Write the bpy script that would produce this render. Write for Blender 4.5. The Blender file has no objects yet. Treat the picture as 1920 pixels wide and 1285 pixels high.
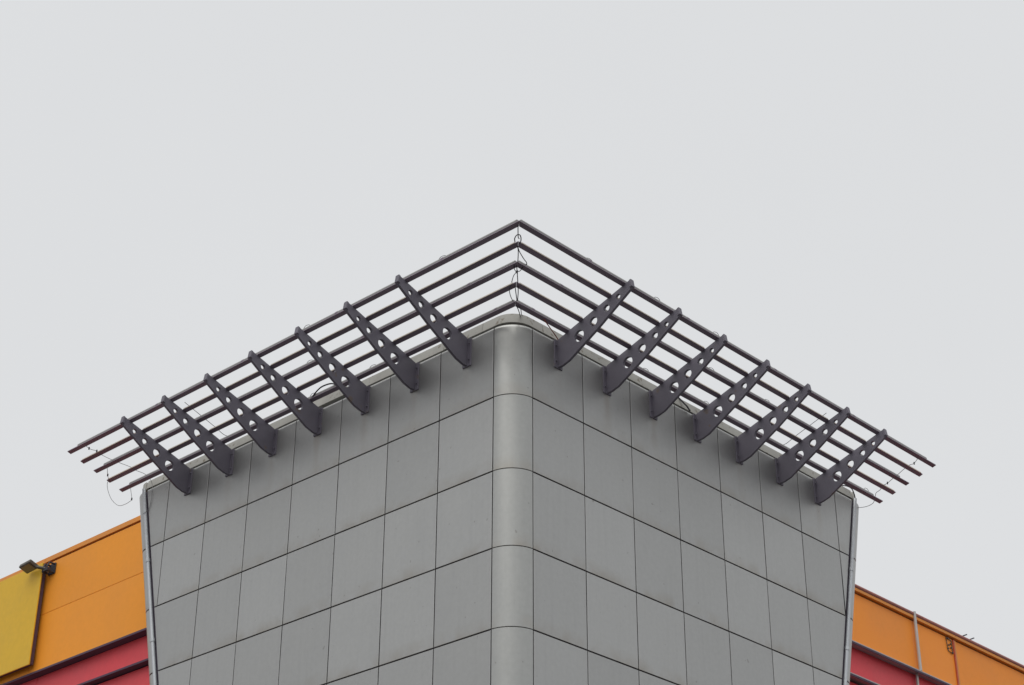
import bpy, math, random
from mathutils import Vector, Matrix
from mathutils.geometry import tessellate_polygon
random.seed(7)
sc = bpy.context.scene
COL = sc.collection
R_ = math.radians

# ---------------------------------------------------------------- camera, sky, sun, exposure
S = 1.2                      # metres per facade module (one panel width)
ZO = 10.88052 * S + 1.6      # height above ground of the first horizontal joint
def U(x, y, z): return Vector((x * S, y * S, z * S + ZO))

yaw, pitch, roll = 0.75707109, 0.51062521, 0.00379229
d = Vector((math.cos(pitch) * math.cos(yaw), math.cos(pitch) * math.sin(yaw), math.sin(pitch)))
rt = d.cross(Vector((0, 0, 1))).normalized(); up = rt.cross(d)
c_, s_ = math.cos(roll), math.sin(roll)
r2 = rt * c_ + up * s_; u2 = up * c_ - rt * s_
cam_d = bpy.data.cameras.new('camera'); cam = bpy.data.objects.new('camera', cam_d); COL.objects.link(cam)
cam.matrix_world = Matrix(((r2.x, u2.x, -d.x, 0), (r2.y, u2.y, -d.y, 0), (r2.z, u2.z, -d.z, 0), (0, 0, 0, 1)))
cam.location = U(-15.01216, -14.15188, -10.88052)
cam_d.sensor_width = 36; cam_d.sensor_fit = 'HORIZONTAL'; cam_d.lens = 3391.3 / 1920 * 36
cam_d.clip_start = 0.1; cam_d.clip_end = 3000
sc.camera = cam

SUN_EL, SUN_AZ = R_(66), R_(196)          # azimuth counted from +X towards +Y
sun_dir = Vector((math.cos(SUN_EL) * math.cos(SUN_AZ), math.cos(SUN_EL) * math.sin(SUN_AZ), math.sin(SUN_EL)))
w = bpy.data.worlds.new('World'); sc.world = w; w.use_nodes = True
nt = w.node_tree; nt.nodes.clear()
out = nt.nodes.new('ShaderNodeOutputWorld'); bg = nt.nodes.new('ShaderNodeBackground')
sky = nt.nodes.new('ShaderNodeTexSky'); sky.sky_type = 'NISHITA'; sky.sun_disc = False
sky.sun_elevation = SUN_EL; sky.sun_rotation = R_(90) - SUN_AZ; sky.air_density = 1.0; sky.dust_density = 4.0
hs = nt.nodes.new('ShaderNodeHueSaturation'); hs.inputs['Saturation'].default_value = 0.35
mx = nt.nodes.new('ShaderNodeMixRGB'); mx.inputs[0].default_value = 0.95
mx.inputs[2].default_value = (7.46, 7.58, 7.72, 1)      # even grey cloud deck
nt.links.new(sky.outputs[0], hs.inputs['Color']); nt.links.new(hs.outputs[0], mx.inputs[1])
ctc = nt.nodes.new('ShaderNodeTexCoord'); cn = nt.nodes.new('ShaderNodeTexNoise'); cn.inputs['Scale'].default_value = 3.2; cn.inputs['Detail'].default_value = 3; cn.inputs['Roughness'].default_value = 0.45
nt.links.new(ctc.outputs['Generated'], cn.inputs['Vector'])
cr = nt.nodes.new('ShaderNodeMapRange'); cr.inputs[1].default_value = 0.3; cr.inputs[2].default_value = 0.7; cr.inputs[3].default_value = 0.99; cr.inputs[4].default_value = 1.018
nt.links.new(cn.outputs[0], cr.inputs[0])
cs = nt.nodes.new('ShaderNodeVectorMath'); cs.operation = 'SCALE'; nt.links.new(mx.outputs[0], cs.inputs[0]); nt.links.new(cr.outputs[0], cs.inputs['Scale'])
nt.links.new(cs.outputs[0], bg.inputs[0]); bg.inputs[1].default_value = 0.1
nt.links.new(bg.outputs[0], out.inputs[0])
sun_l = bpy.data.lights.new('sun', 'SUN'); sun_l.energy = 1.5; sun_l.angle = R_(70); sun_l.color = (1.0, 0.97, 0.92)
sun = bpy.data.objects.new('sun', sun_l); COL.objects.link(sun)
sun.rotation_euler = (-sun_dir).to_track_quat('-Z', 'Y').to_euler(); sun.location = (0, 0, 60)
sc.view_settings.view_transform = 'Standard'; sc.view_settings.look = 'None'
sc.view_settings.exposure = 0; sc.view_settings.gamma = 1; sc.view_settings.use_curve_mapping = False

# ---------------------------------------------------------------- materials
def material(name, col, rough=0.6, metal=0.0, spec=0.4, vary=0.04, mottle=0.06, scale=1.5, stain=None, bump=0.0, fine=0.03, blotch=None, streak=False):
    """col base colour; vary per-object tone; mottle/fine broad and fine cloudiness; stain=(half_height, colour) dirt along lower edge"""
    m = bpy.data.materials.new(name); m.use_nodes = True
    n = m.node_tree; N = n.nodes; L = n.links
    b = N['Principled BSDF']; b.inputs['Roughness'].default_value = rough; b.inputs['Metallic'].default_value = metal
    b.inputs['Specular IOR Level'].default_value = spec
    tc = N.new('ShaderNodeTexCoord'); oi = N.new('ShaderNodeObjectInfo')
    add = N.new('ShaderNodeVectorMath'); add.operation = 'MULTIPLY_ADD'
    add.inputs[1].default_value = (1, 1, 1)
    rv = N.new('ShaderNodeMath'); rv.operation = 'MULTIPLY'; rv.inputs[1].default_value = 60
    L.new(oi.outputs['Random'], rv.inputs[0]); L.new(tc.outputs['Object'], add.inputs[0]); L.new(rv.outputs[0], add.inputs[2])
    n1 = N.new('ShaderNodeTexNoise'); n1.inputs['Scale'].default_value = scale; n1.inputs['Detail'].default_value = 5
    n2 = N.new('ShaderNodeTexNoise'); n2.inputs['Scale'].default_value = scale * 14; n2.inputs['Detail'].default_value = 4
    L.new(add.outputs[0], n1.inputs['Vector']); L.new(add.outputs[0], n2.inputs['Vector'])
    def mr(src, lo, hi, a=0.3, z=0.7):
        q = N.new('ShaderNodeMapRange'); q.inputs[1].default_value = a; q.inputs[2].default_value = z
        q.inputs[3].default_value = lo; q.inputs[4].default_value = hi; L.new(src, q.inputs[0]); return q.outputs[0]
    def mul(a, c):
        q = N.new('ShaderNodeMath'); q.operation = 'MULTIPLY'; L.new(a, q.inputs[0]); L.new(c, q.inputs[1]); return q.outputs[0]
    v = mul(mul(mr(n1.outputs[0], 1 - mottle, 1 + mottle), mr(n2.outputs[0], 1 - fine, 1 + fine)), mr(oi.outputs['Random'], 1 - vary, 1 + vary, 0, 1))
    sc_ = N.new('ShaderNodeVectorMath'); sc_.operation = 'SCALE'; sc_.inputs[0].default_value = col[:3]; L.new(v, sc_.inputs['Scale'])
    cur = sc_.outputs[0]
    def mixin(cur, fac, colr):
        q = N.new('ShaderNodeMixRGB'); L.new(fac, q.inputs[0]); L.new(cur, q.inputs[1]); q.inputs[2].default_value = (*colr, 1); return q.outputs[0]
    if stain:
        sp = N.new('ShaderNodeSeparateXYZ'); L.new(tc.outputs['Object'], sp.inputs[0])
        band = mr(sp.outputs['Z'], 1.0, 0.0, -stain[0], -stain[0] * 0.62)
        sn = N.new('ShaderNodeTexNoise'); sn.inputs['Scale'].default_value = 2.6; sn.inputs['Detail'].default_value = 3
        L.new(add.outputs[0], sn.inputs['Vector'])
        cur = mixin(cur, mul(band, mr(sn.outputs[0], 0.0, stain[2], 0.38, 0.66)), stain[1])
        # faint vertical run marks
        mp = N.new('ShaderNodeMapping'); mp.inputs['Scale'].default_value = (9, 9, 0.35); L.new(add.outputs[0], mp.inputs[0])
        rn = N.new('ShaderNodeTexNoise'); rn.inputs['Scale'].default_value = 1.6; rn.inputs['Detail'].default_value = 3; L.new(mp.outputs[0], rn.inputs['Vector'])
        cur = mixin(cur, mr(rn.outputs[0], 0.0, 0.13, 0.5, 0.8), tuple(x * 0.72 for x in col))
        # small spots
        vo = N.new('ShaderNodeTexNoise'); vo.inputs['Scale'].default_value = 11; vo.inputs['Detail'].default_value = 1; L.new(add.outputs[0], vo.inputs['Vector'])
        cur = mixin(cur, mr(vo.outputs[0], 0.0, 0.4, 0.765, 0.80), (0.16, 0.15, 0.13))
    if streak:
        s2 = N.new('ShaderNodeSeparateXYZ'); L.new(tc.outputs['Object'], s2.inputs[0])
        def op(o, a, c=None, k=None):
            q = N.new('ShaderNodeMath'); q.operation = o; L.new(a, q.inputs[0])
            if c is not None: L.new(c, q.inputs[1])
            elif k is not None: q.inputs[1].default_value = k
            return q.outputs[0]
        wob = N.new('ShaderNodeTexNoise'); wob.inputs['Scale'].default_value = 3.0; L.new(add.outputs[0], wob.inputs['Vector'])
        sp3 = op('ADD', op('ADD', op('ABSOLUTE', s2.outputs['X']), op('ABSOLUTE', s2.outputs['Y'])), mr(wob.outputs[0], -0.05, 0.05))
        across = mr(sp3, 1.0, 0.0, 0.03, 0.13); down = mr(s2.outputs['Z'], 0.15, 1.0, -0.62, 0.05)
        cut = mr(s2.outputs['Z'], 1.0, 0.0, 0.10, 0.16)
        cur = mixin(cur, mul(mul(mul(across, down), cut), mr(oi.outputs['Random'], 0.0, 0.36, 0, 1)), (0.24, 0.185, 0.13))
    if blotch:   # (colour, threshold) rust specks and grime patches
        bn = N.new('ShaderNodeTexNoise'); bn.inputs['Scale'].default_value = blotch[2]; bn.inputs['Detail'].default_value = 4; L.new(add.outputs[0], bn.inputs['Vector'])
        cur = mixin(cur, mr(bn.outputs[0], 0.0, 0.8, blotch[1], blotch[1] + 0.07), blotch[0])
    L.new(cur, b.inputs['Base Color'])
    L.new(mr(n1.outputs[0], rough - 0.06, rough + 0.06), b.inputs['Roughness'])
    if bump:
        bp = N.new('ShaderNodeBump'); bp.inputs['Strength'].default_value = bump; bp.inputs['Distance'].default_value = 0.02
        L.new(n1.outputs[0], bp.inputs['Height']); L.new(bp.outputs[0], b.inputs['Normal'])
    return m

H = 1.05939; TOPH = 1.062
M = {}
GREY = (0.394, 0.395, 0.387); PR, PM = 0.43, 0.82      # satin metallic panels: they mirror the canopy above them, blurred
M['panel'] = material('grey_panel', GREY, PR, PM, 0.45, vary=0.05, mottle=0.045, scale=1.1, stain=(H * S / 2, (0.30, 0.275, 0.235), 0.6), bump=0.03, fine=0.025)
M['corner'] = material('grey_curved_panel', (0.395, 0.398, 0.384), PR - 0.02, PM, 0.5, vary=0.02, mottle=0.025, scale=1.0, stain=(H * S / 2, (0.34, 0.30, 0.25), 0.5), bump=0.02)
M['panel_top'] = material('grey_panel_with_runs', GREY, PR, PM, 0.45, vary=0.05, mottle=0.045, scale=1.1, stain=(TOPH * S / 2, (0.30, 0.275, 0.235), 0.5), bump=0.03, fine=0.025, streak=True)
M['backing'] = material('dark_joint', (0.13, 0.11, 0.145), 0.9)
M['shadowtrim'] = material('dark_purple_shade', (0.11, 0.075, 0.115), 0.8)  # dark tone stands in for shade in gaps, under overhangs, behind the board
M['coping'] = material('coping_metal', (0.37, 0.365, 0.335), 0.55, 0.0, 0.4, mottle=0.12, scale=2.0, blotch=((0.17, 0.14, 0.10), 0.62, 9))
M['trim'] = material('pale_trim', (0.52, 0.545, 0.57), 0.4, 0.2, 0.5, mottle=0.06)
M['steel'] = material('dark_painted_steel', (0.152, 0.141, 0.174), 0.5, 0.0, 0.4, vary=0.05, mottle=0.10, scale=2.5, blotch=((0.17, 0.13, 0.11), 0.66, 5))
M['slat'] = material('brown_painted_slat', (0.232, 0.192, 0.235), 0.55, 0.0, 0.35, vary=0.08, mottle=0.14, scale=0.9)
M['tube'] = material('grey_light_tube', (0.29, 0.285, 0.275), 0.35, 0.0, 0.5, vary=0.05, mottle=0.08, scale=1.5)
M['strip'] = material('beige_light_strip', (0.55, 0.49, 0.42), 0.5, 0.0, 0.4, mottle=0.12, scale=2)
M['cable'] = material('black_cable', (0.045, 0.042, 0.05), 0.6)
M['greywire'] = material('grey_wire', (0.22, 0.22, 0.23), 0.5)
M['redwire'] = material('red_wire', (0.42, 0.10, 0.06), 0.5)
M['orange'] = material('orange_cladding', (0.96, 0.355, 0.031), 0.55, 0.0, 0.3, vary=0.03, mottle=0.04, scale=0.7, fine=0.02)
M['orange_r'] = material('deep_orange_cladding', (1.0, 0.325, 0.038), 0.55, 0.0, 0.3, vary=0.03, mottle=0.05, scale=0.7, fine=0.02)
M['orange_edge'] = material('bright_orange_flashing', (0.80, 0.30, 0.045), 0.5, 0.0, 0.35)
M['redorange'] = material('red_orange_cover_strip', (0.55, 0.105, 0.045), 0.5)
M['red'] = material('crimson_cladding', (0.86, 0.078, 0.098), 0.5, 0.0, 0.35, mottle=0.05, scale=0.8)
M['yellow'] = material('yellow_board', (0.78, 0.475, 0.030), 0.5, 0.0, 0.3, mottle=0.05, scale=0.6)
M['capred'] = material('red_brown_gutter', (0.33, 0.115, 0.095), 0.5, 0.0, 0.35, mottle=0.15, scale=1.5)
M['galv'] = material('galvanised_flashing', (0.42, 0.41, 0.42), 0.4, 0.4, 0.5, mottle=0.08)
M['pipe'] = material('grey_drainpipe', (0.52, 0.50, 0.48), 0.4, 0.1, 0.5, mottle=0.08)
M['lamp'] = material('lamp_housing', (0.10, 0.09, 0.075), 0.5, 0.2)
M['lampglass'] = material('lamp_glass', (0.14, 0.13, 0.11), 0.15, 0.0, 0.6)
M['roof'] = material('roof_felt', (0.20, 0.20, 0.20), 0.9)
M['ground'] = material('worn_asphalt', (0.105, 0.10, 0.10), 0.85, 0.0, 0.3, mottle=0.12, scale=0.08)

# ---------------------------------------------------------------- builders
WL = {}                                    # world location of each linked object (no rotations on parents)
def link(o, wloc, parent=None):
    COL.objects.link(o); WL[o.name] = Vector(wloc)
    if parent: o.parent = parent; o.location = Vector(wloc) - WL[parent.name]
    else: o.location = wloc
    return o
def tag(o, label=None, cat=None, group=None, kind=None):
    for k, v in (('label', label), ('category', cat), ('group', group), ('kind', kind)):
        if v: o[k] = v
    return o
def thing(name, wloc, label, cat, group=None):
    return tag(link(bpy.data.objects.new(name, None), wloc), label, cat, group)
class MB:
    def __init__(s): s.v = []; s.f = []
    def add(s, vs, fs):
        k = len(s.v); s.v += [Vector(p) for p in vs]; s.f += [tuple(i + k for i in f) for f in fs]; return s
    def box(s, a, b):          # opposite corners in module units
        (x0, y0, z0), (x1, y1, z1) = a, b
        return s.add([U(x, y, z) for z in (z0, z1) for y in (y0, y1) for x in (x0, x1)],
                     [(0, 2, 3, 1), (4, 5, 7, 6), (0, 1, 5, 4), (2, 6, 7, 3), (0, 4, 6, 2), (1, 3, 7, 5)])
    def hexa(s, bottom, top):  # two quads of world points
        return s.add(list(bottom) + list(top), [(0, 3, 2, 1), (4, 5, 6, 7), (0, 1, 5, 4), (1, 2, 6, 5), (2, 3, 7, 6), (3, 0, 4, 7)])
    def tube(s, pts, rad, n=8, caps=True):   # world points
        P = [Vector(p) for p in pts]; k0 = len(s.v); prev = None
        for i, p in enumerate(P):
            t = (P[min(i + 1, len(P) - 1)] - P[max(i - 1, 0)]).normalized()
            if prev is None:
                a = t.cross(Vector((0, 0, 1)));  a = a if a.length > 1e-3 else t.cross(Vector((1, 0, 0)))
            else: a = prev - t * prev.dot(t)
            a.normalize(); prev = a; b = t.cross(a)
            for j in range(n):
                q = 2 * math.pi * j / n; s.v.append(p + (a * math.cos(q) + b * math.sin(q)) * rad)
        for i in range(len(P) - 1):
            for j in range(n):
                A = k0 + i * n + j; B = k0 + i * n + (j + 1) % n; s.f.append((A, B, B + n, A + n))
        if caps:
            s.f.append(tuple(range(k0 + n - 1, k0 - 1, -1))); e = k0 + (len(P) - 1) * n; s.f.append(tuple(range(e, e + n)))
        return s
    def mesh(s, name, mat, origin, smooth=0, bevel=0):
        me = bpy.data.meshes.new(name); me.from_pydata([p - origin for p in s.v], [], s.f); me.materials.append(mat)
        import bmesh
        bm = bmesh.new(); bm.from_mesh(me); bmesh.ops.recalc_face_normals(bm, faces=bm.faces)
        if bevel: bmesh.ops.bevel(bm, geom=list(bm.edges), offset=bevel, segments=1, affect='EDGES')
        bm.to_mesh(me); bm.free()
        if smooth:
            for p in me.polygons: p.use_smooth = True
            me.set_sharp_from_angle(angle=R_(smooth))
        return me
    def build(s, name, mat, parent=None, smooth=0, bevel=0, origin=None):
        if origin is None:
            lo = Vector([min(p[i] for p in s.v) for i in range(3)]); hi = Vector([max(p[i] for p in s.v) for i in range(3)])
            origin = (lo + hi) / 2; origin.z = lo.z if parent is None else origin.z
        me = s.mesh(name, mat, origin, smooth, bevel)
        return link(bpy.data.objects.new(name, me), origin, parent)
def smoothline(pts, n=5):
    P = [Vector(p) for p in pts]; P = [P[0] * 2 - P[1]] + P + [P[-1] * 2 - P[-2]]; o = []
    for i in range(1, len(P) - 2):
        for k in range(n):
            t = k / n; a, b, c, e = P[i - 1], P[i], P[i + 1], P[i + 2]
            o.append(0.5 * ((2 * b) + (c - a) * t + (2 * a - 5 * b + 4 * c - e) * t * t + (3 * b - a - 3 * c + e) * t ** 3))
    o.append(P[-2]); return o

# ---------------------------------------------------------------- ground
zg = -ZO / S
g = MB(); g.add([(-900, -900, 0), (900, -900, 0), (900, 900, 0), (-900, 900, 0)], [(0, 1, 2, 3)])
tag(g.build('ground', M['ground'], origin=Vector((0, 0, 0))), 'grey asphalt yard around the buildings', None, kind='structure')

# ---------------------------------------------------------------- corner tower
RC = 0.36668; TOP = 1.062; ROLL = 0.06
EO = 0.065
yeL = lambda z: 7.715 + 0.2485 * z
xeR = lambda z: 7.638 + 0.2385 * z
ML = lambda t, n, z: (n, t, z)
MR = lambda t, n, z: (t, n, z)
MC = lambda q, n, z: (RC - (RC - n) * math.cos(q), RC - (RC - n) * math.sin(q), z)
MEL = lambda q, n, z: (RC - (RC - n) * math.cos(q), yeL(z) + EO + (RC - n) * math.sin(q), z)
MER = lambda q, n, z: (xeR(z) + EO + (RC - n) * math.sin(q), RC - (RC - n) * math.cos(q), z)
tower = thing('corner_tower', U(4, 4, zg), 'grey panelled corner tower with rounded edges, flaring wider towards its top', 'building')

def shell(prof, secs, mp):
    """prof: (n, z) list; secs: (s or function of z, least n)"""
    m = MB(); k = len(prof)
    for s, nm in secs:
        for n, z in prof:
            m.v.append(U(*mp(s(z) if callable(s) else s, max(n, nm), z)))
    for i in range(len(secs) - 1):
        for j in range(k - 1): m.f.append((i * k + j, (i + 1) * k + j, (i + 1) * k + j + 1, i * k + j + 1))
    return m
BEV = 0.004; DEP = 0.030; GV = 0.0082; GH = 0.0078
def profile(z0, z1, top=False, gh=GH):
    a, b = z0 + gh, z1 - (0 if top else gh)
    p = [(DEP, a), (BEV, a), (0, a + BEV)]
    if top:
        for i in range(7):
            q = R_(90) * i / 6; p.append((ROLL * (1 - math.cos(q)), b - ROLL + ROLL * math.sin(q)))
        p.append((0.16, b))
    else: p += [(0, b - BEV), (BEV, b), (DEP, b)]
    return p
def straight_secs(t0, t1):
    f1 = (lambda k: (lambda z: t1(z) - k)) if callable(t1) else (lambda k: t1 - k)
    return [(t0 + GV, DEP), (t0 + GV, BEV), (t0 + GV + BEV, 0), (f1(GV + BEV), 0), (f1(GV), BEV), (f1(GV), DEP)]
def arc_secs(a, b, n, rr=RC):
    e = GV / rr; f = BEV / rr
    mid = [(a + e + f + (b - a - 2 * e - 2 * f) * i / n, 0) for i in range(n + 1)]
    return [(a + e, DEP), (a + e, BEV)] + mid + [(b - e, BEV), (b - e, DEP)]
rows = [(0.0, TOP, True)] + [(-(j + 1) * H, -j * H, False) for j in range(5)]
cache = {}
def put_panel(side, t0, t1, z0, z1, top):
    mp = ML if side == 'L' else MR
    name = 'panel'
    if callable(t1):
        o = shell(profile(z0, z1, top), straight_secs(t0, t1), mp).build(name, M['panel'], tower, smooth=25)
    else:
        cen = U(*mp((t0 + t1) / 2, DEP / 2, (z0 + z1) / 2))
        key = (side, top)
        if key not in cache:
            cache[key] = shell(profile(z0, z1, top), straight_secs(t0, t1), mp).mesh(name, M['panel_top' if top else 'panel'], cen, smooth=25)
        o = link(bpy.data.objects.new(name, cache[key]), cen, tower)
        o.rotation_euler = (random.gauss(0, 0.0010), random.gauss(0, 0.0010), random.gauss(0, 0.0014))
    return o
EDGE = 0.014
for side, ed in (('L', yeL), ('R', xeR)):
    for z0, z1, top in rows:
        last = 7 if z1 > -1.0 else 6
        for k in range(last):
            put_panel(side, RC + k, RC + k + 1, z0, z1, top)
        put_panel(side, RC + last, (lambda z, e=ed: e(z) - EDGE), z0, z1, top)
for z0, z1, top in rows:
    shell(profile(z0, z1, top, 0.003), arc_secs(0, R_(90), 18), MC).build('corner_panel', M['corner'], tower, smooth=25)
    for mp in (MEL, MER):
        shell(profile(z0, z1, top), arc_secs(R_(4), R_(90), 14), mp).build('end_corner_panel', M['panel'], tower, smooth=25)
def path(n, z, arc=10, back=3.2):
    P = [(back, yeL(z) + EO + RC - n, z)]
    P += [MEL(R_(90) * (1 - i / arc), n, z) for i in range(arc + 1)]
    P += [MC(R_(90) * i / arc, n, z) for i in range(arc + 1)]
    P += [MER(R_(90) * i / arc, n, z) for i in range(arc + 1)]
    P += [(xeR(z) + EO + RC - n, back, z)]
    return P
def wrap(n, zb, zt):
    a, b = path(n, zb), path(n, zt); k = len(a); m = MB()
    m.add([U(*p) for p in a + b], [(i, i + 1, k + i + 1, k + i) for i in range(k - 1)])
    return m
wrap(DEP + 0.004, -5 * H, 1.03).build('backing_wall', M['backing'], tower)
wrap(0.0, zg, -5 * H - 0.02).build('lower_wall', M['panel'], tower, smooth=30)
# side returns behind the curved ends, and the roof
for sgn in (0, 1):
    m = MB()
    for z in (-5 * H, TOP):
        for t in (RC + 0.01, 3.3):
            m.v.append(U(t, yeL(z) + EO + RC - 0.003, z) if sgn == 0 else U(xeR(z) + EO + RC - 0.003, t, z))
    m.f.append((0, 1, 3, 2)); m.build('side_wall', M['panel'], tower)
rp = path(0.12, 1.09, back=3.3); m = MB(); m.add([U(*p) for p in rp] + [U(3.3, 3.3, 1.09)], [tuple(range(len(rp) + 1))])
m.build('roof', M['roof'], tower)
# coping above a shadow gap
CP = [(0.045, 1.100), (0.070, 1.243), (0.36, 1.25), (0.36, 1.20), (0.11, 1.20), (0.085, 1.100)]
def coping(secs, mp, dz=0.0, dn=0.0):
    m = MB(); k = len(CP)
    for s in secs:
        for n, z in CP: m.v.append(U(*mp(s, n + dn, z + dz)))
    for i in range(len(secs) - 1):
        for j in range(k): m.f.append((i * k + j, (i + 1) * k + j, (i + 1) * k + (j + 1) % k, i * k + (j + 1) % k))
    m.f.append(tuple(range(k))); m.f.append(tuple(range((len(secs) - 1) * k, len(secs) * k)))
    o = m.build('coping', M['coping'], tower, smooth=30); return o
SEAM = 0.63; gap = 0.005
def corner_path(s, n, z):                     # s in module lengths round the corner, 0 = middle
    la = RC * R_(90) / 2
    if s < -la: return (n, RC - (s + la), z)
    if s > la: return (RC + (s - la), n, z)
    return MC(R_(90) * (s + la) / (2 * la), n, z)
la = RC * R_(90) / 2; ext = la + SEAM - RC
coping([-ext + gap] + [-la + 2 * la * i / 14 for i in range(15)] + [ext - gap], corner_path)
for mp, ed, me_ in ((ML, yeL, MEL), (MR, xeR, MER)):
    sts = [SEAM] + [RC + k for k in range(1, 8)] + [ed(1.1) + EO]
    for i in range(len(sts) - 1):
        lift = mp is ML and i == 3
        o = coping([sts[i] + gap, sts[i + 1] - gap], mp, dz=0.035 if lift else random.uniform(-0.004, 0.004), dn=random.uniform(0, 0.006))
        if lift: tag(o, 'loose coping piece bent up from the wall')
    coping([R_(2) + R_(88) * i / 10 for i in range(11)], me_)
# pale round trim along the flaring edges, in lengths with clips
for mp, ed, me_ in ((ML, yeL, 0), (MR, xeR, 1)):
    zs = [1.075, -0.23, -1.60, -3.0, -4.4, -5.2]
    for i in range(len(zs) - 1):
        a, b = zs[i] - 0.004, zs[i + 1] + 0.004
        m = MB(); m.tube([U(*mp(ed(z) + 0.047, -0.010, z)) for z in (a, (a + b) / 2, b)], 0.028 * S, 10)
        m.build('edge_trim', M['trim'], tower, smooth=40)
        if i:
            m = MB(); m.tube([U(*mp(ed(z) + 0.047, -0.010, z)) for z in (zs[i] + 0.03, zs[i] - 0.03)], 0.036 * S, 10)
            m.build('trim_clip', M['trim'], tower, smooth=40)
m = MB(); m.tube([U(3.54, 0.09, 1.28), U(3.643, -0.01, 1.112), U(3.69, -0.03, 1.04)], 0.012 * S, 6)
m.build('loose_bar', M['cable'], tower)

# ---------------------------------------------------------------- louvre canopy
canopy = thing('louvre_canopy', U(0, 0, 1.05), 'dark open slatted canopy projecting round the tower top on perforated brackets', 'canopy')
SL = 0.326; ZT = 1.052
DIN = [1.153, 0.905, 0.654, 0.400, 0.150]
ZIN = [1.428, 1.344, 1.264, 1.180, 1.101]
WID, RISE, THK = 0.0660, 0.0215, 0.014
HOLES = [(1.090, 1.300, 0.040), (0.888, 1.203, 0.052), (0.655, 1.092, 0.068), (0.400, 0.972, 0.085)]
zt = lambda D: ZT + SL * D - 0.004
OUT = [(0.018, zt(0.018)), (1.318, zt(1.318)), (1.322, 1.352), (1.285, 1.318), (0.75, 0.978), (0.215, 0.672), (0.15, 0.655), (0.10, 0.638), (0.018, 0.634)]
PT = 0.020
def plate(mapf):
    loops = [OUT] + [[(D + r * math.cos(2 * math.pi * k / 20), z + r * math.sin(2 * math.pi * k / 20)) for k in range(20)] for D, z, r in HOLES]
    tris = tessellate_polygon([[Vector((a, b, 0)) for a, b in l] for l in loops])
    flat = [p for l in loops for p in l]; n = len(flat); m = MB()
    for wv in (-PT, PT): m.v += [mapf(D, wv, z) for D, z in flat]
    m.f += [tuple(t) for t in tris] + [tuple(i + n for i in t) for t in tris]
    k = 0
    for l in loops:
        q = len(l)
        for i in range(q): m.f.append((k + i, k + (i + 1) % q, n + k + (i + 1) % q, n + k + i))
        k += q
    return m
def bx(mapf, D0, D1, w0, w1, z0, z1):
    m = MB()
    return m.hexa([mapf(D0, w0, z0), mapf(D1, w0, z0), mapf(D1, w1, z0), mapf(D0, w1, z0)], [mapf(D0, w0, z1), mapf(D1, w0, z1), mapf(D1, w1, z1), mapf(D0, w1, z1)])
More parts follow.
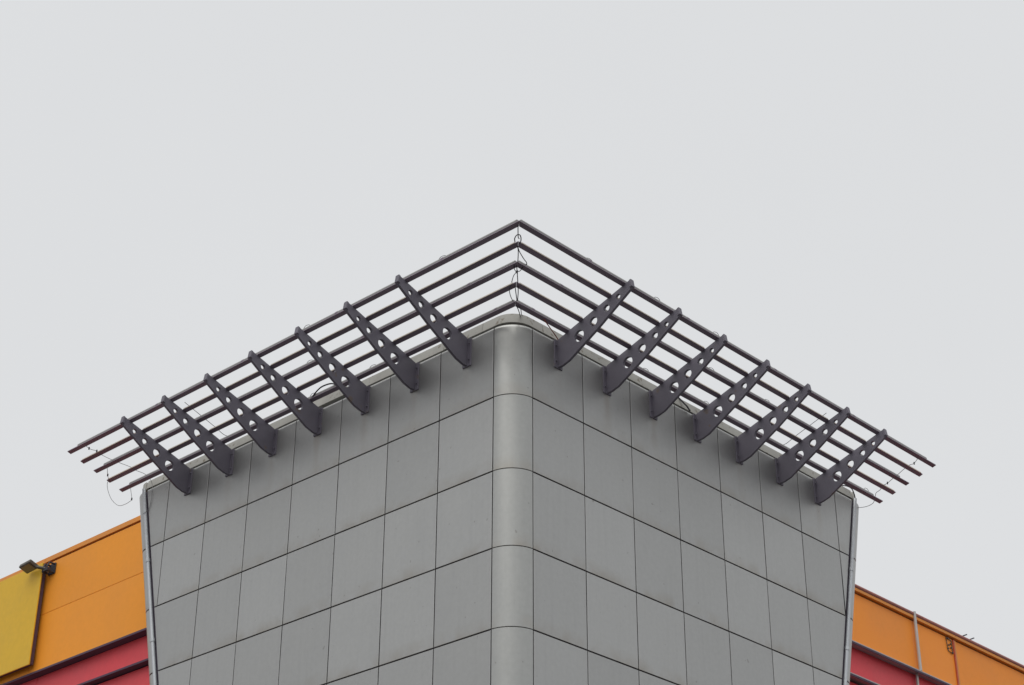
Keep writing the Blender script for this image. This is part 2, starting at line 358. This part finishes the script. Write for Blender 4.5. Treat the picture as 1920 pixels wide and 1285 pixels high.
for side in 'LR':
    mapf = (lambda D, wv, z: U(-D, wv, z)) if side == 'L' else (lambda D, wv, z: U(wv, -D, z))
    O = U(0, 0, 0.6)
    me_plate = plate(mapf).mesh('bracket', M['steel'], O, smooth=30)
    me_base = bx(mapf, -0.004, 0.018, -0.082, 0.078, 0.622, 1.045).mesh('base_plate', M['steel'], O, bevel=0.004)
    me_cap = MB()
    T = Vector((1, SL)).normalized()
    Q = [(1.300, 1.345), (1.340, 1.362), (1.322, 1.476), (1.290, 1.462)]
    me_cap.hexa([mapf(a, -0.036, b) for a, b in Q], [mapf(a, 0.036, b) for a, b in Q])
    me_cap = me_cap.mesh('end_cap', M['steel'], O, bevel=0.006)
    me_bolt = MB(); me_bolt.tube([mapf(0.016, 0, 0.6), mapf(0.038, 0, 0.6)], 0.013 * S, 6); me_bolt = me_bolt.mesh('bolt', M['steel'], O)
    for k in range(7):
        c = 0.862 + k + random.gauss(0, 0.004)
        wl = U(0, c, 0.6) if side == 'L' else U(c, 0, 0.6)
        br = link(bpy.data.objects.new('bracket', me_plate), wl, canopy)
        link(bpy.data.objects.new('base_plate', me_base), wl, br)
        link(bpy.data.objects.new('end_cap', me_cap), wl, br)
        for sw in (-0.053, 0.05):
            for zz in (0.12, 0.36):
                off = mapf(0, sw, zz) - mapf(0, 0, 0)
                link(bpy.data.objects.new('bolt', me_bolt), wl + off, br)
    # slats, mitred at the corner
    sg = -0.008 if side == 'L' else 0.008
    TL = math.hypot(WID, RISE); nx, nz = -RISE / TL, WID / TL        # slat normal in (D, z)
    ends = [8.46, 8.45, 8.44, 8.43, 8.428]
    for i in range(5):
        d0, z0 = DIN[i] + sg, ZIN[i]
        X = [(d0, z0), (d0 + WID, z0 + RISE), (d0 + WID + nx * THK, z0 + RISE + nz * THK), (d0 + nx * THK, z0 + nz * THK)]
        m = MB(); gapm = 0.002
        m.hexa([mapf(D, -(D - 2 * sg) + gapm, z) for D, z in X], [mapf(D, ends[i], z) for D, z in X])
        so = m.build('slat', M['slat'], canopy)
        def at(s, h, t):      # s across the slat 0..1, h height over its upper face, t along
            D = d0 + WID * s + nx * (THK + h); z = z0 + RISE * s + nz * (THK + h); return mapf(D, t, z)
        mid = d0 + WID * 0.5
        if i in (0, 2, 4):
            rr = 0.035; st = -(mid - 2 * sg) + 0.035; cuts = [st, 0.16, 2.2, 4.2, 6.2, ends[i] - 0.235]
            for a, b in zip(cuts[:-1], cuts[1:]):
                dz = random.uniform(-0.002, 0.003)
                m = MB(); m.tube([at(0.5, rr + dz, a + 0.006), at(0.5, rr + dz, b - 0.006)], rr * S, 14)
                m.build('light_tube', M['tube'], so, smooth=40)
            for b in cuts[1:-1]:
                m = MB(); m.tube([at(0.5, rr, b - 0.022), at(0.5, rr, b + 0.022)], (rr + 0.003) * S, 12)
                m.build('tube_coupler', M['slat'], so, smooth=40)
        else:
            segs = [-(mid - 2 * sg) + 0.0] + [0.862 + k for k in range(7)] + [ends[i] - 0.02]
            for a, b in zip(segs[:-1], segs[1:]):
                m = MB(); a2, b2 = a + 0.03, b - 0.03
                m.hexa([at(1.01, -THK, a2), at(1.12, -THK, a2), at(1.12, -THK, b2), at(1.01, -THK, b2)], [at(1.01, 0.009, a2), at(1.10, 0.009, a2), at(1.10, 0.009, b2), at(1.01, 0.009, b2)])
                m.build('light_strip', M['strip'], so)
        # wire ends poking up from couplers
        hooks = {'L': {0: [0.148, 2.814], 2: [3.305], 4: [2.531, 3.80]}, 'R': {0: [0.137, 1.533, 2.826], 2: [3.351, 4.675], 4: [2.488, 3.87, 8.013]}}[side].get(i, [])
        for hk in hooks:
            hh = random.uniform(0.035, 0.06)
            pts = [at(0.5, 0.06, hk), at(0.6, 0.06 + hh * 0.7, hk - 0.015), at(0.7, 0.06 + hh, hk + 0.03), at(0.7, 0.06 + hh, hk + 0.075), at(0.6, 0.06 + hh * random.uniform(0.2, 0.7), hk + 0.11)]
            m = MB(); m.tube(smoothline(pts, 4), 0.0042 * S, 5); m.build('wire_end', M['greywire'], so, smooth=60)

# ---------------------------------------------------------------- cables and tie wires
def cable(pts, rad, mat, label, knots=(), name='cable'):
    P = smoothline([U(*p) for p in pts], 5); m = MB(); m.tube(P, rad * S, 6)
    o = m.build(name, M[mat], None, smooth=60); tag(o, label, name.replace('_', ' '))
    for k in knots:
        b = U(*k); q = MB(); q.tube([b + Vector((0, 0, -0.02 * S)), b + Vector((0, 0, 0.004)), b + Vector((0, 0, 0.02 * S))], 0.011 * S, 6)
        q.build('connector', M['cable'], o)
    return o
def diag(D, s, z): return (-D + s * 0.7071 - 0.0, -D - s * 0.7071, z)   # s sideways at the corner
px = 1 / 141.0
cable([diag(1.17, 0.0, 1.43), diag(1.14, 0.0, 1.40), diag(1.07, 0.006, 1.345), diag(1.05, 0.02, 1.335)], 0.006, 'cable', 'twisted tie wire hanging from the outermost slat corner', name='tie_wire')
cable([diag(0.96, -0.03, 1.37), diag(1.0, -0.035, 1.385), diag(1.04, -0.01, 1.40), diag(1.04, 0.03, 1.40), diag(1.0, 0.045, 1.375), diag(0.95, 0.035, 1.355)], 0.007, 'cable', 'bent wire shackle standing on the second slat corner from outside', name='tie_wire')
cable([diag(0.93, 0.0, 1.345), diag(0.86, 0.016, 1.33), diag(0.76, 0.018, 1.295), diag(0.71, 0.017, 1.30)], 0.006, 'cable', 'straight wire linking second and third slat corners', name='tie_wire')
cable([diag(0.92, 0.005, 1.345), diag(0.86, 0.03, 1.32), diag(0.78, 0.09, 1.28), diag(0.74, 0.125, 1.265), diag(0.72, 0.13, 1.25), diag(0.70, 0.115, 1.265)], 0.006, 'cable', 'loose wire bowing right between second and third slat corners', name='tie_wire')
cable([diag(0.68, -0.03, 1.275), diag(0.63, -0.02, 1.25), diag(0.6, 0.0, 1.235), diag(0.55, -0.03, 1.22), diag(0.46, -0.05, 1.20)], 0.005, 'cable', 'kinked wire between third and fourth slat corners, left strand', name='tie_wire')
cable([diag(0.68, 0.005, 1.275), diag(0.62, 0.012, 1.245), diag(0.56, 0.02, 1.225), diag(0.46, 0.03, 1.20)], 0.006, 'cable', 'knotted wire between third and fourth slat corners, right strand', knots=[diag(0.60, 0.014, 1.24)], name='tie_wire')
cable([diag(0.61, 0.016, 1.243), diag(0.60, 0.045, 1.25), diag(0.63, 0.075, 1.265), diag(0.65, 0.09, 1.28)], 0.005, 'cable', 'short wire tail sticking out right below the third slat corner', name='tie_wire')
cable([diag(0.44, -0.05, 1.19), diag(0.38, -0.075, 1.165), diag(0.30, -0.06, 1.14), diag(0.20, -0.02, 1.13)], 0.005, 'cable', 'leftmost wire hanging between fourth and innermost slat corners', name='tie_wire')
cable([diag(0.42, -0.005, 1.18), diag(0.34, 0.01, 1.15), diag(0.22, 0.03, 1.13)], 0.006, 'cable', 'middle wire hanging between fourth and innermost slat corners', name='tie_wire')
cable([diag(0.42, 0.035, 1.18), diag(0.34, 0.04, 1.15), diag(0.22, 0.038, 1.13)], 0.006, 'cable', 'rightmost wire hanging between fourth and innermost slat corners', name='tie_wire')
cable([diag(0.17, 0.02, 1.10), diag(0.10, 0.05, 1.10), diag(0.0, 0.075, 1.115), diag(-0.12, 0.09, 1.17), diag(-0.2, 0.09, 1.255)], 0.006, 'cable', 'dark wire from innermost slat corner down to the rounded coping', name='tie_wire')
cable([diag(0.17, 0.05, 1.10), diag(0.10, 0.085, 1.10), diag(-0.02, 0.10, 1.125), diag(-0.2, 0.12, 1.255)], 0.005, 'cable', 'second, thinner wire from innermost slat corner to the rounded coping', name='tie_wire')
A = [(-1.16, 8.031, 1.425), (-1.1, 8.03, 1.403), (-1.03, 8.046, 1.41), (-0.97, 8.008, 1.396), (-0.9, 7.966, 1.342), (-0.75, 7.951, 1.317), (-0.64, 7.867, 1.269), (-0.46, 7.781, 1.221), (-0.39, 7.74, 1.178), (-0.2, 7.771, 1.19), (-0.05, 7.827, 1.165), (0.015, 7.856, 1.105), (-0.012, 7.8, 0.928), (-0.012, 7.80, 0.793), (-0.012, 7.838, 0.671), (-0.05, 7.93, 0.60)]
cable(A, 0.0038, 'greywire', 'thin grey wire crossing the left slat ends and dropping onto the tower edge', knots=[A[1], A[3]])
B = [(-0.68, 8.109, 1.236), (-0.6, 8.194, 1.17), (-0.46, 8.373, 1.19), (-0.42, 8.456, 1.157), (-0.38, 8.462, 1.043), (-0.34, 8.389, 0.886), (-0.28, 8.283, 0.781), (-0.22, 8.199, 0.794), (-0.18, 8.122, 0.838), (-0.17, 8.1, 0.872), (-0.17, 8.133, 0.983), (-0.17, 8.18, 1.10)]
cable(B, 0.0038, 'greywire', 'thin wire hanging in a deep loop below the left slat ends', knots=[B[1], B[9]])
C = [(0.10, 8.12, 1.24), (0.13, 8.235, 1.16), (0.155, 8.28, 1.05), (0.12, 8.215, 0.90), (0.10, 8.12, 0.66), (0.055, 8.00, 0.42), (0.03, 7.89, 0.18), (0.02, 7.80, 0.0)]
cable(C, 0.009, 'cable', 'black cable running down the rounded left edge of the tower', knots=[C[2]])
Dd = [(8.011, -1.17, 1.43), (8.041, -1.08, 1.385), (8.063, -1.0, 1.395), (8.063, -0.94, 1.385), (8.06, -0.85, 1.344), (8.084, -0.74, 1.31), (8.058, -0.66, 1.26), (8.054, -0.56, 1.212), (8.083, -0.45, 1.205), (8.108, -0.38, 1.166), (8.12, -0.3, 1.148), (8.211, -0.22, 1.14), (8.226, -0.17, 1.055), (8.169, -0.12, 0.996), (8.103, -0.06, 0.965), (8.04, 0.03, 0.958)]
cable(Dd, 0.0045, 'greywire', 'thin wire strung across the right slat ends to the tower edge', knots=[Dd[1], Dd[7]])
E_ = [(7.72, 0.10, 1.26), (7.79, 0.04, 1.262), (7.877, 0.0, 1.235), (7.907, -0.02, 1.15), (7.985, 0.01, 1.06), (8.12, 0.10, 0.98), (8.2, 0.16, 0.93)]
cable(E_, 0.009, 'cable', 'black cable looping over the coping at the right tower edge')
Hh = [(-0.2, 3.80, 1.135), (-0.2, 3.722, 1.193), (-0.2, 3.622, 1.235), (-0.2, 3.507, 1.237), (-0.2, 3.38, 1.213), (-0.2, 3.27, 1.15)]
cable(Hh, 0.011, 'cable', 'thick black cable arching over the innermost left slat')
cable([(0.37, -0.2, 1.10), (0.562, -0.12, 1.10), (0.757, -0.045, 1.091), (0.898, 0.01, 1.073), (0.95, 0.03, 1.06)], 0.008, 'redwire', 'red wire dropping from the innermost slat to the coping by the corner', name='cable')
for side, c, lab in (('L', 5.77, 'straight thin cable beside the sixth left bracket from the corner'), ('R', 5.77, 'straight thin cable beside the sixth right bracket from the corner')):
    f = (lambda D, z: (-D, c, z)) if side == 'L' else (lambda D, z: (c, -D, z))
    cable([f(D, ZT + SL * D + 0.075) for D in (1.0, 0.8, 0.6, 0.4, 0.2)] + [f(-0.02, 1.26)], 0.0045, 'greywire', lab)

# ---------------------------------------------------------------- left orange building
lb = thing('orange_building', U(3, 24, zg), 'orange and crimson clad building left of the tower', 'building')
YS = [6.5, 12.3, 18.3, 24.3, 30.3, 36.0]
m = MB(); m.box((1.34, 5.0, zg), (4.8, 36.0, 1.20)); m.build('wall', M['backing'], lb)
m = MB(); m.box((1.30, 5.0, 1.204), (4.8, 36.0, 1.26)); m.build('roof', M['roof'], lb)
for a, b in zip(YS[:-1], YS[1:]):
    g2 = 0.004
    for z0, z1 in ((0.315, 1.275), (-0.715, 0.310)):
        m = MB(); m.box((1.0, a + g2, z0), (1.12, b - g2, z1)); m.build('panel', M['orange'], lb, bevel=0.004)
    m = MB(); m.box((0.984, a + 0.002, 1.304), (1.36, b - 0.002, 1.398)); m.build('parapet_cap', M['orange_edge'], lb, bevel=0.006)
    m = MB(); m.box((1.03, a, 1.278), (1.3, b, 1.302)); m.build('cap_gap_shade', M['shadowtrim'], lb)  # recess strip painted dark for the shade below the cap
    m = MB(); m.box((0.985, a, -0.752), (1.16, b, -0.718)); m.build('ledge', M['shadowtrim'], lb)  # underside of the overhang, with its shade on the red painted as a dark strip
    m = MB(); m.box((1.15, a + g2, -1.168), (1.3, b - g2, -0.756)); m.build('red_panel', M['red'], lb, bevel=0.004)
    m = MB(); m.box((1.135, a, -1.205), (1.32, b, -1.172)); m.build('ledge', M['shadowtrim'], lb)  # underside of the second step, shade put into the colour
    for k in range(4):
        m = MB(); m.box((1.27, a + g2, -1.22 - 1.1 * (k + 1)), (1.335, b - g2, -1.225 - 1.1 * k)); m.build('red_panel', M['red'], lb, bevel=0.004)
    m = MB(); m.box((1.26, a + g2, zg), (1.335, b - g2, -5.63)); m.build('lower_wall', M['red'], lb)
sg_ = thing('sign_board', U(0.9, 14.5, -0.63), 'blank yellow board mounted proud of the orange wall', 'board')
m = MB(); m.box((0.85, 12.14, -0.63), (0.874, 17.4, 1.235)); m.build('face', M['yellow'], sg_, bevel=0.005)
m = MB(); m.box((0.876, 12.18, -0.60), (0.960, 17.36, 1.22)); m.build('frame', M['shadowtrim'], sg_)  # depth of the board, its shaded side put into the dark colour
# floodlight over the board's corner
fl = thing('floodlight', U(0.85, 12.1, 1.0), 'small dark floodlight on an arm above the yellow board corner', 'floodlight')
def obox(cen, ex, ey, ez, sx, sy, sz):
    m = MB(); ex, ey, ez = [Vector(e).normalized() for e in (ex, ey, ez)]
    c = U(*cen); f = lambda a, b, k: c + (ex * a * sx + ey * b * sy + ez * k * sz) * S / 2
    return m.hexa([f(-1, -1, -1), f(1, -1, -1), f(1, 1, -1), f(-1, 1, -1)], [f(-1, -1, 1), f(1, -1, 1), f(1, 1, 1), f(-1, 1, 1)])
ex = Vector((-0.86, 0.05, 0.35)).normalized(); ey = Vector((0.0, 1, 0.02)); ez = ex.cross(ey); ey = ez.cross(ex)
hc = (0.70, 12.33, 1.165)
ho = obox(hc, ex, ey, ez, 0.20, 0.36, 0.075).build('housing', M['lamp'], fl, bevel=0.016)
obox((hc[0] + ez.x * 0.04, hc[1], hc[2] + ez.z * 0.04), ex, ey, ez, 0.15, 0.30, 0.012).build('glass', M['lampglass'], ho)
m = MB(); m.tube([U(0.74, 12.18, 1.13), U(0.80, 12.10, 1.11), U(0.86, 12.06, 1.10)], 0.030 * S, 8); m.build('arm', M['lamp'], fl, smooth=50)
for yy in (11.97, 12.10):
    m = MB(); m.tube([U(0.99, yy, 1.20), U(0.88, yy, 1.20), U(0.84, yy, 1.12), U(0.86, yy, 1.03), U(0.99, yy, 1.05)], 0.018 * S, 6); m.build('mount_bracket', M['cable'], fl)
obox((0.87, 12.03, 1.07), (1, 0, 0), (0, 1, 0), (0, 0, 1), 0.08, 0.17, 0.07).build('mount_block', M['cable'], fl, bevel=0.01)
obox((0.988, 12.03, 1.12), (1, 0, 0), (0, 1, 0), (0, 0, 1), 0.02, 0.20, 0.20).build('wall_plate', M['cable'], fl, bevel=0.004)

# ---------------------------------------------------------------- right orange building
rb = thing('orange_building', U(24, 3.4, zg), 'deep orange and crimson building with gutter right of the tower', 'building')
m = MB(); m.box((5.0, 2.30, zg), (36.0, 4.8, 0.80)); m.build('wall', M['backing'], rb)
m = MB(); m.box((5.0, 2.20, 0.804), (36.0, 4.8, 0.87)); m.build('roof', M['roof'], rb)
XS = [6.0, 9.9, 12.76, 14.14, 17.0, 20.0, 24.0, 30.0, 36.0]
for a, b in zip(XS[:-1], XS[1:]):
    g2 = 0.004
    m = MB(); m.box((a + g2, 2.0, -0.105), (b - g2, 2.12, 0.845)); m.build('panel', M['orange_r'], rb, bevel=0.004)
    m = MB(); m.box((a + 0.001, 1.945, 0.872), (b - 0.001, 2.3, 0.930)); m.build('fascia', M['orange_edge'], rb, bevel=0.005)
    m = MB(); m.box((a, 2.03, 0.848), (b, 2.19, 0.870)); m.build('cap_gap_shade', M['shadowtrim'], rb)  # dark strip painted for the shadow line below the fascia
    m = MB(); m.box((a + g2, 2.09, -0.66), (b - g2, 2.2, -0.150)); m.build('red_panel', M['red'], rb, bevel=0.004)
    for k in range(4):
        m = MB(); m.box((a + g2, 2.19, -0.74 - 1.1 * (k + 1)), (b - g2, 2.296, -0.745 - 1.1 * k)); m.build('red_panel', M['red'], rb, bevel=0.004)
    m = MB(); m.box((a + g2, 2.18, zg), (b - g2, 2.296, -5.15)); m.build('lower_wall', M['red'], rb)
for a, b in ((5.0, 13.0), (13.01, 21.0), (21.01, 36.0)):
    m = MB(); m.tube([U(a, 1.965, 0.962), U(b, 1.965, 0.962)], 0.040 * S, 12); m.build('gutter', M['capred'], rb, smooth=40)
    m = MB(); m.box((a, 1.99, 0.934), (b, 2.3, 0.990)); m.build('parapet_cap', M['capred'], rb)
    for z, y0, y1 in ((-0.148, 1.915, 2.2), (-0.705, 2.0, 2.29)):
        m = MB(); m.box((a, y0, z), (b, y1, z + 0.020)); m.build('ledge', M['galv'], rb, bevel=0.003)
        m = MB(); m.box((a, y0 + 0.006, z - 0.030), (b, y0 + 0.022, z - 0.002)); m.build('ledge_shade', M['shadowtrim'], rb)  # dark strip standing in for the shade under the ledge
m = MB(); m.tube([U(12.735, 1.935, 1.00), U(12.735, 1.935, 0.3), U(12.735, 1.935, -0.145 + 0.02)], 0.030 * S, 10); m.build('drainpipe', M['pipe'], rb, smooth=40)
m = MB(); m.tube([U(12.745, 2.03, -0.152), U(12.745, 2.03, -1.2), U(12.745, 2.03, -5)], 0.026 * S, 10); m.build('drainpipe', M['pipe'], rb, smooth=40)
m = MB(); m.box((14.105, 1.975, -0.105), (14.150, 1.998, 0.84)); m.build('cover_strip', M['redorange'], rb)
m = MB(); m.box((14.155, 1.985, -0.105), (14.21, 1.998, 0.84)); m.build('cover_strip', M['orange_edge'], rb)
# rusty frame of a removed fixture
fr = thing('fixing_frame', U(13.97, 1.99, 0.6), 'small rusty wall frame below the gutter beside the red cover strip', 'frame')
for a, b in (((13.87, .83), (13.90, .58)), ((13.90, .58), (14.06, .55)), ((14.06, .55), (14.05, .80)), ((14.05, .80), (13.87, .83))):
    m = MB(); m.tube([U(a[0], 1.985, a[1]), U(b[0], 1.985, b[1])], 0.008 * S, 5); m.build('bar', M['lamp'], fr)
for x, z in ((13.93, .82), (13.95, .70), (14.02, .66), (14.03, .74), (13.91, .62), (14.05, .57)):
    m = MB(); m.tube([U(x, 1.998, z), U(x, 1.97, z)], 0.016 * S, 6); m.build('bolt', M['lamp'], fr)
for x0, lab in ((14.46, 'short black rod sticking up over the gutter, nearer the tower'), (14.72, 'short black rod sticking up over the gutter, farther from the tower')):
    m = MB(); m.tube([U(x0 - 0.03, 1.99, 0.985), U(x0 + 0.06, 1.965, 1.03), U(x0 + 0.16, 1.96, 1.075)], 0.013 * S, 6)
    tag(m.build('roof_rod', M['cable'], None), lab, 'rod', 'rods over the right gutter')
